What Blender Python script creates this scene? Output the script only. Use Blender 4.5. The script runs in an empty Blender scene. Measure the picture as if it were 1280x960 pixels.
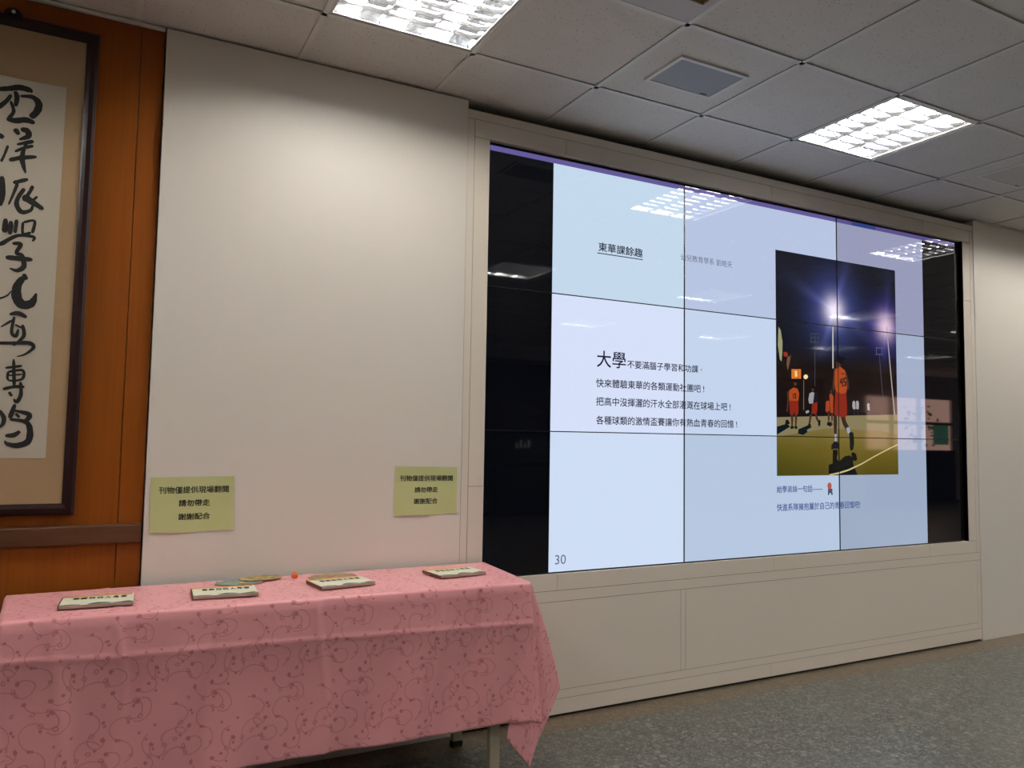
import bpy, bmesh, math, random
from mathutils import Vector, Matrix
random.seed(7)
sc = bpy.context.scene
C = sc.collection
PI = math.pi
R = math.radians

# ------------------------------------------------------------------ camera
cd = bpy.data.cameras.new('camera'); cam = bpy.data.objects.new('camera', cd); C.objects.link(cam)
cd.sensor_width = 36.0; cd.sensor_fit = 'HORIZONTAL'; cd.lens = 973.2/1280*36; cd.clip_start = .05; cd.clip_end = 200
yaw, pitch, roll = .4882, .0682, .0163
fw = Vector((math.sin(yaw)*math.cos(pitch), math.cos(yaw)*math.cos(pitch), math.sin(pitch)))
rt = fw.cross(Vector((0, 0, 1))).normalized(); up = rt.cross(fw)
rr = rt*math.cos(roll)+up*math.sin(roll); uu = up*math.cos(roll)-rt*math.sin(roll)
cam.matrix_world = Matrix(((rr.x, uu.x, -fw.x, -1.535), (rr.y, uu.y, -fw.y, -3.1834), (rr.z, uu.z, -fw.z, 1.2928), (0, 0, 0, 1)))
sc.camera = cam

# ------------------------------------------------------------------ world, exposure
w = bpy.data.worlds.new('night'); sc.world = w; w.use_nodes = True
w.node_tree.nodes['Background'].inputs[0].default_value = (.006, .008, .014, 1)
w.node_tree.nodes['Background'].inputs[1].default_value = 1.0
sc.view_settings.view_transform = 'Standard'; sc.view_settings.look = 'None'
sc.view_settings.exposure = 0.0; sc.view_settings.gamma = 1; sc.view_settings.use_curve_mapping = False
TUBE = 145.0        # radiance of the fluorescent tubes
sc.cycles.use_denoising = True
sc.cycles.max_bounces = 8

# ------------------------------------------------------------------ materials
def lin(c):
    return tuple((x/255/12.92 if x/255 <= .04045 else ((x/255+.055)/1.055)**2.4) for x in c)+(1,)

class NT:
    def __init__(s, name):
        s.m = bpy.data.materials.new(name); s.m.use_nodes = True
        s.t = s.m.node_tree; s.b = s.t.nodes['Principled BSDF']
    def n(s, typ, **kw):
        o = s.t.nodes.new(typ)
        for k, v in kw.items(): setattr(o, k, v)
        return o
    def l(s, a, b): s.t.links.new(a, b)
    def put(s, sock, v):
        if hasattr(v, 'is_linked') or isinstance(v, bpy.types.NodeSocket): s.l(v, sock)
        else: sock.default_value = v
    def math(s, op, a, b=None, c=None, clamp=False):
        o = s.n('ShaderNodeMath', operation=op); o.use_clamp = clamp
        s.put(o.inputs[0], a)
        if b is not None: s.put(o.inputs[1], b)
        if c is not None: s.put(o.inputs[2], c)
        return o.outputs[0]
    def vm(s, op, a, b=None, c=None, out=0):
        o = s.n('ShaderNodeVectorMath', operation=op)
        s.put(o.inputs[0], a)
        if b is not None: s.put(o.inputs[1], b)
        if c is not None: s.put(o.inputs[2], c)
        return o.outputs[out]
    def mix(s, f, a, b):
        o = s.n('ShaderNodeMix', data_type='RGBA')
        s.put(o.inputs[0], f); s.put(o.inputs[6], a); s.put(o.inputs[7], b)
        return o.outputs[2]
    def noise(s, vec, scale, detail=3, rough=.5):
        o = s.n('ShaderNodeTexNoise'); o.inputs['Scale'].default_value = scale
        o.inputs['Detail'].default_value = detail; o.inputs['Roughness'].default_value = rough
        s.l(vec, o.inputs['Vector']); return o.outputs['Fac']
    def ramp(s, f, pts):
        o = s.n('ShaderNodeValToRGB'); s.l(f, o.inputs[0]); e = o.color_ramp.elements
        while len(e) < len(pts): e.new(.5)
        for k, (p, c) in enumerate(pts): e[k].position = p; e[k].color = c
        return o.outputs[0]
    def pos(s): return s.n('ShaderNodeNewGeometry').outputs['Position']
    def obj(s): return s.n('ShaderNodeTexCoord').outputs['Object']
    def scale(s, v, xyz): return s.vm('MULTIPLY', v, xyz)
    def bump(s, h, strength=.2, dist=.002):
        o = s.n('ShaderNodeBump'); o.inputs['Strength'].default_value = strength; o.inputs['Distance'].default_value = dist
        s.l(h, o.inputs['Height']); s.l(o.outputs[0], s.b.inputs['Normal'])
    def set(s, **kw):
        nm = dict(base='Base Color', rough='Roughness', metal='Metallic', spec='Specular IOR Level', emit='Emission Color', estr='Emission Strength', trans='Transmission Weight', ior='IOR', sheen='Sheen Weight', coat='Coat Weight')
        for k, v in kw.items(): s.put(s.b.inputs[nm[k]], v)
        return s

def plain(name, rgb, rough=.6, metal=0, var=.05, scale=40, bump=0, spec=.5):
    t = NT(name); p = t.pos(); f = t.noise(p, scale, 4)
    c = lin(rgb); d = tuple(x*(1-var*2) for x in c[:3])+(1,)
    t.set(base=t.mix(f, c, d), rough=rough, metal=metal, spec=spec)
    if bump: t.bump(t.noise(p, scale*8, 2), bump, .001)
    return t.m
def screen(name, rgb, k=1.0):
    t = NT(name); c = lin(rgb)
    t.set(base=(.002, .002, .003, 1), rough=.022, spec=.5, emit=c, estr=k)
    return t.m

M = {}
M['white_paint'] = plain('white_paint', (224, 217, 208), .42, var=.012, scale=3, bump=.04)
M['cladding'] = plain('surround_cladding', (222, 212, 199), .45, var=.012, scale=4, bump=.03)
M['joint'] = plain('joint_backing', (96, 90, 82), .8)
M['dark_void'] = plain('dark_void', (30, 28, 26), .9)
M['metal_white'] = plain('white_metal', (196, 194, 190), .4, var=.01)
M['tee'] = plain('ceiling_tee_white', (222, 220, 214), .45, var=.02)
M['louvre'] = plain('louvre_aluminium', (215, 217, 221), .13, metal=.965, var=.01)
M['reflector'] = plain('reflector_aluminium', (215, 217, 220), .14, metal=.985, var=.01)
M['black_metal'] = plain('black_metal', (14, 14, 15), .4)
M['leg_beige'] = plain('leg_beige_paint', (178, 170, 148), .4)
M['table_board'] = plain('table_board', (140, 130, 112), .5)
M['black_rubber'] = plain('black_rubber', (12, 12, 12), .7)
M['note_paper'] = plain('note_paper_green', (194, 200, 142), .8, var=.04, scale=12)
M['ink'] = plain('black_ink', (22, 20, 18), .7)
M['brush_ink'] = plain('brush_ink', (14, 13, 12), .8)
M['paper_white'] = plain('art_paper', (186, 176, 160), .8, var=.03, scale=8)
M['mount'] = plain('art_mount', (166, 136, 100), .8, var=.05, scale=30)
M['pages'] = plain('book_pages', (188, 170, 160), .8)
M['spine'] = plain('book_spine', (104, 62, 48), .6)
M['cover'] = plain('book_cover', (226, 228, 204), .45, var=.05, scale=60)
M['cover_stripe'] = plain('book_cover_orange', (222, 160, 84), .45)
M['hill'] = plain('book_cover_green', (84, 104, 84), .45, var=.25, scale=90)
M['hill_pale'] = plain('book_cover_pale_green', (122, 148, 124), .45, var=.2, scale=90)
M['orange'] = plain('orange_plastic', (232, 104, 52), .35)
M['orange_pale'] = plain('pale_orange_plastic', (236, 150, 100), .3)
M['speaker_grey'] = plain('speaker_mesh_grey', (158, 160, 166), .6, var=.05, scale=200)
M['speaker_pale'] = plain('speaker_mesh_pale', (196, 192, 190), .6, var=.03, scale=200)
M['facade'] = plain('far_facade', (60, 56, 50), .8)
M['wall_dim'] = plain('far_wall_paint', (190, 182, 172), .6)
M['mullion'] = plain('dark_mullion', (30, 30, 30), .4)

def emis(name, rgb, k):
    t = NT(name); t.set(base=(0, 0, 0, 1), emit=lin(rgb), estr=k, rough=.5); return t.m
M['tube'] = emis('fluorescent_tube', (255, 250, 242), TUBE)
M['corridor'] = emis('corridor_glow', (205, 96, 44), 3.6)
M['corridor_lamp'] = emis('corridor_lamp', (255, 210, 160), 26)
M['corridor_window'] = emis('corridor_window', (255, 190, 110), 7)
M['lit_pane'] = emis('lit_room_pane', (225, 178, 160), 3.4)
M['lit_green'] = emis('lit_green_board', (60, 110, 88), 2.4)
M['far_glow'] = emis('far_shop_glow', (190, 190, 180), 1.0)

def fan_mat(name, cols):
    t = NT(name); v = t.n('ShaderNodeTexVoronoi'); v.inputs['Scale'].default_value = 70; t.l(t.pos(), v.inputs['Vector'])
    s = t.n('ShaderNodeSeparateColor'); t.l(v.outputs['Color'], s.inputs[0])
    t.set(base=t.ramp(s.outputs[0], [(k/(len(cols)-1), lin(c)) for k, c in enumerate(cols)]), rough=.4)
    return t.m
M['fan_blue'] = fan_mat('fan_print_blue', [(96, 132, 128), (150, 166, 160), (84, 120, 122), (170, 150, 90)])
M['fan_gold'] = fan_mat('fan_print_gold', [(168, 128, 58), (120, 104, 62), (196, 172, 110), (96, 92, 66)])
M['fan_brown'] = fan_mat('fan_print_brown', [(150, 104, 60), (128, 122, 90), (164, 140, 96), (110, 92, 66)])

def wood_mat():
    t = NT('orange_wood_veneer'); p = t.pos()
    g = t.noise(t.scale(p, (60, 60, 1.2)), 1.5, 6, .6)
    g2 = t.noise(t.scale(p, (6, 6, .5)), 1.2, 3)
    c = t.mix(g, lin((150, 80, 14)), lin((116, 58, 8)))
    t.set(base=t.mix(t.math('MULTIPLY', g2, .5), c, lin((100, 50, 10))), rough=.45, spec=.2); return t.m
M['wood'] = wood_mat()
def rail_mat():
    t = NT('brown_wood_rail'); p = t.pos(); g = t.noise(t.scale(p, (2, 40, 60)), 1.5, 5)
    t.set(base=t.mix(g, lin((92, 54, 20)), lin((60, 33, 10))), rough=.45); return t.m
M['rail'] = rail_mat()
M['dark_wood'] = plain('dark_rosewood', (38, 15, 14), .34, var=.2, scale=12, spec=.3)

def tile_mat():
    t = NT('mineral_fibre_tile'); p = t.pos()
    v = t.n('ShaderNodeTexVoronoi'); v.inputs['Scale'].default_value = 70; t.l(p, v.inputs['Vector'])
    rnd = t.n('ShaderNodeSeparateColor'); t.l(v.outputs['Color'], rnd.inputs[0])
    pin = t.math('MULTIPLY', t.math('LESS_THAN', v.outputs['Distance'], .2), t.math('LESS_THAN', rnd.outputs[0], .42))
    n = t.noise(p, 9, 3)
    c = t.mix(n, lin((222, 218, 212)), lin((212, 208, 202)))
    t.set(base=t.mix(t.math('MULTIPLY', pin, .62), c, lin((120, 110, 100))), rough=.85, spec=.2)
    t.bump(t.noise(p, 160, 2), .25, .002); return t.m
M['tile'] = tile_mat()

def terrazzo(name, cols, rough):
    t = NT(name); p = t.pos()
    v = t.n('ShaderNodeTexVoronoi'); v.inputs['Scale'].default_value = 130; t.l(p, v.inputs['Vector'])
    s = t.n('ShaderNodeSeparateColor'); t.l(v.outputs['Color'], s.inputs[0])
    v2 = t.n('ShaderNodeTexVoronoi'); v2.inputs['Scale'].default_value = 48; t.l(p, v2.inputs['Vector'])
    s2 = t.n('ShaderNodeSeparateColor'); t.l(v2.outputs['Color'], s2.inputs[0])
    c = t.ramp(s.outputs[0], [(k/(len(cols)-1), lin(c)) for k, c in enumerate(cols)])
    c2 = t.ramp(s2.outputs[1], [(k/(len(cols)-1), lin(c)) for k, c in enumerate(reversed(cols))])
    c3 = t.mix(.4, c, c2)
    st = t.ramp(t.noise(p, 1.3, 3), [(.35, (0, 0, 0, 1)), (.75, (1, 1, 1, 1))])
    t.set(base=t.mix(t.math('MULTIPLY', st, .22), c3, lin((96, 88, 74))), rough=rough, spec=.45)
    return t.m
M['terrazzo'] = terrazzo('grey_green_terrazzo', [(10, 12, 10), (62, 66, 62), (98, 100, 94), (40, 43, 40), (150, 150, 140)], .3)
M['terrazzo_brown'] = terrazzo('brown_terrazzo_border', [(50, 42, 34), (94, 80, 62), (112, 98, 78), (74, 62, 48), (134, 120, 100)], .32)

def cloth_mat():
    t = NT('pink_damask_cloth'); uv = t.n('ShaderNodeUVMap').outputs[0]
    wob = t.n('ShaderNodeTexNoise'); wob.inputs['Scale'].default_value = 7; wob.inputs['Detail'].default_value = 1; t.l(uv, wob.inputs['Vector'])
    uvw = t.vm('ADD', uv, t.scale(t.vm('SUBTRACT', wob.outputs['Color'], (.5, .5, .5)), (.05, .05, 0)))
    L = .23; K = .92
    def chain(x, y, h, segs):
        x *= K; y *= K; arcs, ends = [], [(x, y)]
        for rad, ang in segs:
            a = R(ang); s = 1 if rad > 0 else -1; r = abs(rad)*K*.92
            cx, cy = x-math.sin(h)*r*s, y+math.cos(h)*r*s
            mid = h+s*a/2-s*PI/2
            arcs.append((cx, cy, r, mid, a/2)); h += s*a
            x, y = cx+math.sin(h)*r*s, cy-math.cos(h)*r*s
            ends.append((x, y))
        return arcs, ends
    chains = [chain(.02, .03, .4, [(.045, 150), (-.038, 210), (.026, 200)]),
              chain(.13, .02, 1.2, [(-.05, 120), (.03, 270)]),
              chain(.20, .10, 2.2, [(.04, 170), (-.024, 260)]),
              chain(.05, .16, -.5, [(.036, 240), (-.05, 110)]),
              chain(.15, .20, .2, [(-.042, 160), (.022, 250)]),
              chain(.10, .11, 3.6, [(.05, 110), (-.03, 190)])]
    d = None; fl = None; k = 0
    for arcs, ends in chains:
        for cx, cy, r, mid, half in arcs:
            q = t.vm('WRAP', t.vm('SUBTRACT', uvw, (cx, cy, 0)), (L/2, L/2, 1), (-L/2, -L/2, -1))
            ln = t.vm('LENGTH', q, out=1)
            dv = t.math('ABSOLUTE', t.math('SUBTRACT', ln, r))
            dt = t.vm('DOT_PRODUCT', q, (math.cos(mid), math.sin(mid), 0), out=1)
            dv = t.math('ADD', dv, t.math('LESS_THAN', dt, r*math.cos(half)))
            d = dv if d is None else t.math('MINIMUM', d, dv)
        for (ex, ey) in ends[1:]+[((ends[0][0]+ends[-1][0])/2+.03, (ends[0][1]+ends[-1][1])/2)]:
            q = t.vm('WRAP', t.vm('SUBTRACT', uvw, (ex, ey, 0)), (L/2, L/2, 1), (-L/2, -L/2, -1))
            sp = t.n('ShaderNodeSeparateXYZ'); t.l(q, sp.inputs[0])
            th = t.math('ARCTAN2', sp.outputs[1], sp.outputs[0])
            pet = t.math('MULTIPLY_ADD', t.math('COSINE', t.math('MULTIPLY', th, 5+k % 2)), .0012, .0042+.0012*(k % 3))
            dv = t.math('SUBTRACT', t.vm('LENGTH', q, out=1), pet)
            if k % 3 == 1: dv = t.math('SUBTRACT', t.math('ABSOLUTE', dv), .0012)
            fl = dv if fl is None else t.math('MINIMUM', fl, dv); k += 1
    for gi in range(4):
        for gj in range(4):
            ex, ey = (gi+.3+.4*math.sin(gi*5+gj*3+1))*L/4, (gj+.5+.35*math.cos(gi*4+gj*7))*L/4
            q = t.vm('WRAP', t.vm('SUBTRACT', uvw, (ex, ey, 0)), (L/2, L/2, 1), (-L/2, -L/2, -1))
            dv = t.math('SUBTRACT', t.vm('LENGTH', q, out=1), .0052 if (gi+gj) % 2 else .0040)
            if (gi+gj) % 3 == 0: dv = t.math('SUBTRACT', t.math('ABSOLUTE', dv), .0013)
            fl = t.math('MINIMUM', fl, dv)
    m1 = t.math('MULTIPLY_ADD', d, -900, 1.45, clamp=True)
    m2 = t.math('MULTIPLY_ADD', fl, -500, .5, clamp=True)
    msk = t.math('MAXIMUM', t.math('MULTIPLY', m1, .6), t.math('MULTIPLY', m2, .62))
    sh = t.noise(uv, 5, 2)
    base = t.mix(sh, lin((236, 164, 168)), lin((222, 148, 154)))
    t.set(base=t.mix(msk, base, lin((160, 74, 82))), rough=t.math('MULTIPLY_ADD', msk, .2, .38), spec=.55, sheen=.15)
    b1 = t.noise(uv, 14, 3); b2 = t.noise(uv, 300, 2)
    t.bump(t.math('ADD', b1, t.math('MULTIPLY', b2, .04)), .35, .006)
    return t.m
M['cloth'] = cloth_mat()

# ------------------------------------------------------------------ mesh helpers
def box(bm, x0, x1, y0, y1, z0, z1, bev=0):
    vs = [bm.verts.new((x, y, z)) for x in (x0, x1) for y in (y0, y1) for z in (z0, z1)]
    f = [(0, 1, 3, 2), (4, 6, 7, 5), (0, 4, 5, 1), (2, 3, 7, 6), (0, 2, 6, 4), (1, 5, 7, 3)]
    fs = [bm.faces.new([vs[i] for i in q]) for q in f]
    if bev:
        es = list({e for q in fs for e in q.edges})
        bmesh.ops.bevel(bm, geom=es, offset=bev, segments=2, affect='EDGES', profile=.6)
def tube(bm, a, b, r, n=10):
    a, b = Vector(a), Vector(b); d = (b-a).normalized()
    u = d.orthogonal().normalized(); v = d.cross(u)
    ra = [bm.verts.new(a+(u*math.cos(2*PI*k/n)+v*math.sin(2*PI*k/n))*r) for k in range(n)]
    rb = [bm.verts.new(b+(u*math.cos(2*PI*k/n)+v*math.sin(2*PI*k/n))*r) for k in range(n)]
    for k in range(n): bm.faces.new((ra[k], ra[(k+1) % n], rb[(k+1) % n], rb[k]))
    bm.faces.new(ra[::-1]); bm.faces.new(rb)
def lathe(bm, prof, c=(0, 0, 0), n=20):
    rings = []
    for r, z in prof:
        rings.append([bm.verts.new((c[0]+r*math.cos(2*PI*k/n), c[1]+r*math.sin(2*PI*k/n), c[2]+z)) for k in range(n)])
    for a, b in zip(rings, rings[1:]):
        for k in range(n): bm.faces.new((a[k], a[(k+1) % n], b[(k+1) % n], b[k]))
    bm.faces.new(rings[0][::-1]); bm.faces.new(rings[-1])
def obj(name, bm, m, parent=None, smooth=False, kind=None):
    me = bpy.data.meshes.new(name)
    bmesh.ops.recalc_face_normals(bm, faces=bm.faces)
    bm.to_mesh(me); bm.free(); me.materials.append(M[m] if isinstance(m, str) else m)
    if smooth:
        for p in me.polygons: p.use_smooth = True
    o = bpy.data.objects.new(name, me); C.objects.link(o)
    if parent is not None: o.parent = parent
    if kind: o['kind'] = kind
    return o
def bobj(name, m, boxes, parent=None, bev=0, kind=None):
    bm = bmesh.new()
    for b in boxes: box(bm, *b, bev=bev)
    return obj(name, bm, m, parent, kind=kind)
def thing(name, label, cat, loc=(0, 0, 0), group=None, kind=None):
    o = bpy.data.objects.new(name, None); C.objects.link(o); o.location = loc; o.empty_display_size = .1
    if label: o['label'] = label
    if cat: o['category'] = cat
    if group: o['group'] = group
    if kind: o['kind'] = kind
    return o
def flat_poly(name, pts, y, m, parent):
    """a flat printed or displayed shape in the wall plane, facing the room"""
    bm = bmesh.new(); vs = [bm.verts.new((x, y, z)) for x, z in pts]
    f = bm.faces.new(vs)
    f.normal_update()
    if f.normal.y > 0: f.normal_flip()
    bmesh.ops.triangulate(bm, faces=[f])
    me = bpy.data.meshes.new(name); bm.to_mesh(me); bm.free(); me.materials.append(M[m] if isinstance(m, str) else m)
    o = bpy.data.objects.new(name, me); C.objects.link(o); o.parent = parent; return o
def rect(x0, x1, z0, z1): return [(x0, z0), (x1, z0), (x1, z1), (x0, z1)]
def text(name, body, m, parent, weight=0.0, fit=None, plane=None, align=None):
    """lettering as a mesh whose ink fills fit=(x0,x1,z0,z1); plane(u,v) gives the 3D point"""
    cu = bpy.data.curves.new(name, 'FONT'); cu.body = body; cu.size = 1; cu.resolution_u = 3
    t = bpy.data.objects.new(name, cu); C.objects.link(t)
    dg = bpy.context.evaluated_depsgraph_get(); me = bpy.data.meshes.new_from_object(t.evaluated_get(dg))
    bpy.data.objects.remove(t); me.name = name
    xs = [v.co.x for v in me.vertices]; ys = [v.co.y for v in me.vertices]
    a, b, c, d = min(xs), max(xs), min(ys), max(ys); x0, x1, z0, z1 = fit
    for v in me.vertices:
        u = x0+(v.co.x-a)/(b-a)*(x1-x0); q = z0+(v.co.y-c)/(d-c)*(z1-z0)
        v.co = plane(u, q)
    if weight > 0:      # heavier strokes: the same glyphs laid down again, slightly shifted
        base = [tuple(v.co) for v in me.vertices]; fs = [tuple(p.vertices) for p in me.polygons]
        e = weight*(x1-x0)/(b-a); e2 = weight*(z1-z0)/(d-c)
        o0 = Vector(plane(x0, z0)); du = (Vector(plane(x0+e, z0))-o0); dv = (Vector(plane(x0, z0+e2))-o0)
        V, Fc = [], []
        for sx_, sz_ in ((-1, -1), (1, -1), (-1, 1), (1, 1)):
            n0 = len(V); V += [tuple(Vector(p)+du*sx_+dv*sz_) for p in base]; Fc += [tuple(i+n0 for i in q) for q in fs]
        me = bpy.data.meshes.new(name); me.from_pydata(V, [], Fc)
    me.materials.clear(); me.materials.append(M[m] if isinstance(m, str) else m)
    o = bpy.data.objects.new(name, me); C.objects.link(o); o.parent = parent
    return o

STROKES = [[(-1.889,2.471,0.0118),(-1.861,2.479,0.0135),(-1.83,2.49,0.0151),(-1.8,2.487,0.0135),(-1.794,2.48,0.005)],[(-1.842,2.472,0.0084),(-1.836,2.454,0.0118),(-1.838,2.422,0.0084)],[(-1.854,2.457,0.0084),(-1.865,2.435,0.0101),(-1.883,2.412,0.0118),(-1.889,2.407,0.0101)],[(-1.825,2.46,0.0067),(-1.79,2.464,0.0118),(-1.77,2.445,0.0168),(-1.774,2.416,0.0168),(-1.789,2.393,0.0151)],[(-1.859,2.371,0.0118),(-1.837,2.369,0.0151),(-1.805,2.378,0.0151),(-1.782,2.373,0.0118)],[(-1.853,2.434,0.0067),(-1.843,2.401,0.0084),(-1.856,2.375,0.0084)],[(-1.882,2.31,0.0118),(-1.871,2.303,0.0135)],[(-1.854,2.275,0.0067),(-1.862,2.243,0.0059),(-1.87,2.218,0.0067)],[(-1.835,2.337,0.0135),(-1.825,2.324,0.0101)],[(-1.816,2.341,0.0118),(-1.8,2.34,0.0151),(-1.795,2.322,0.0135),(-1.82,2.305,0.0067)],[(-1.826,2.286,0.0067),(-1.782,2.305,0.0118)],[(-1.831,2.26,0.0067),(-1.806,2.277,0.0084),(-1.781,2.289,0.0084)],[(-1.845,2.227,0.0101),(-1.811,2.241,0.0118),(-1.769,2.252,0.0084)],[(-1.798,2.298,0.0067),(-1.806,2.273,0.0084),(-1.81,2.241,0.0118),(-1.804,2.211,0.0101),(-1.797,2.189,0.0042)],[(-1.865,2.162,0.0118),(-1.861,2.101,0.0135),(-1.864,2.063,0.0067)],[(-1.829,2.149,0.0101),(-1.791,2.167,0.0101)],[(-1.819,2.147,0.0084),(-1.83,2.106,0.0067),(-1.841,2.07,0.0042)],[(-1.799,2.131,0.0101),(-1.815,2.097,0.0101),(-1.817,2.07,0.0118),(-1.801,2.049,0.0118),(-1.776,2.059,0.0084),(-1.77,2.077,0.0067)],[(-1.797,2.104,0.0168),(-1.777,2.092,0.0168),(-1.74,2.07,0.0101)],[(-1.774,2.145,0.0084),(-1.782,2.122,0.0084),(-1.797,2.092,0.0118)],[(-1.759,2.11,0.0067),(-1.78,2.083,0.0067)],[(-1.847,2.016,0.0101),(-1.848,1.974,0.0135)],[(-1.831,2.01,0.0101),(-1.832,1.968,0.0101)],[(-1.815,2.017,0.0101),(-1.817,1.974,0.0067)],[(-1.796,2.012,0.0067),(-1.794,1.974,0.0067),(-1.772,1.98,0.0067)],[(-1.793,2.014,0.0067),(-1.762,2.023,0.0067),(-1.766,1.981,0.0084)],[(-1.858,1.927,0.0118),(-1.81,1.964,0.0084),(-1.762,1.966,0.0084),(-1.764,1.951,0.005)],[(-1.821,1.935,0.0084),(-1.799,1.935,0.0101),(-1.81,1.903,0.0084),(-1.794,1.897,0.0101),(-1.785,1.86,0.0118),(-1.804,1.842,0.0101),(-1.826,1.847,0.0042)],[(-1.837,1.884,0.0118),(-1.799,1.885,0.0135),(-1.764,1.885,0.0101)],[(-1.784,1.83,0.0105),(-1.777,1.815,0.0105)],[(-1.787,1.818,0.014),(-1.802,1.785,0.0192),(-1.8,1.746,0.0227),(-1.782,1.724,0.0227),(-1.756,1.733,0.0192),(-1.744,1.767,0.0052)],[(-1.852,1.739,0.0052),(-1.83,1.751,0.0044),(-1.818,1.769,0.0026)],[(-1.817,1.688,0.007),(-1.794,1.693,0.0122),(-1.77,1.682,0.0087)],[(-1.841,1.642,0.0044),(-1.812,1.666,0.007)],[(-1.805,1.679,0.007),(-1.81,1.627,0.007),(-1.797,1.613,0.0087),(-1.791,1.637,0.0052)],[(-1.779,1.653,0.007),(-1.774,1.615,0.0087),(-1.802,1.581,0.0052)],[(-1.844,1.586,0.0087),(-1.802,1.589,0.0087),(-1.756,1.592,0.0105),(-1.743,1.577,0.0087),(-1.767,1.552,0.0052),(-1.79,1.543,0.0026)],[(-1.8,1.652,0.0052),(-1.778,1.642,0.0052)],[(-1.82,1.502,0.007),(-1.775,1.511,0.007)],[(-1.799,1.531,0.007),(-1.793,1.442,0.0087)],[(-1.813,1.487,0.007),(-1.81,1.46,0.0052),(-1.771,1.466,0.007),(-1.771,1.496,0.007),(-1.811,1.489,0.007)],[(-1.812,1.476,0.0044),(-1.772,1.482,0.0044)],[(-1.823,1.429,0.0087),(-1.794,1.438,0.0087),(-1.765,1.439,0.0087)],[(-1.775,1.454,0.007),(-1.772,1.412,0.0087),(-1.782,1.387,0.0105),(-1.792,1.395,0.0044)],[(-1.806,1.418,0.007),(-1.799,1.407,0.007)],[(-1.832,1.355,0.0087),(-1.818,1.333,0.0105),(-1.819,1.31,0.0087),(-1.829,1.298,0.007)],[(-1.788,1.376,0.0087),(-1.799,1.333,0.0122)],[(-1.79,1.357,0.0052),(-1.743,1.343,0.0122),(-1.758,1.315,0.0087)],[(-1.798,1.326,0.007),(-1.755,1.319,0.0105),(-1.74,1.296,0.014),(-1.742,1.253,0.0157),(-1.771,1.237,0.014),(-1.801,1.241,0.0105),(-1.811,1.252,0.0035)],[(-1.808,1.27,0.0087),(-1.786,1.272,0.0122),(-1.77,1.284,0.0087)],[(-1.783,1.345,0.007),(-1.773,1.334,0.007)]]
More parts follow.
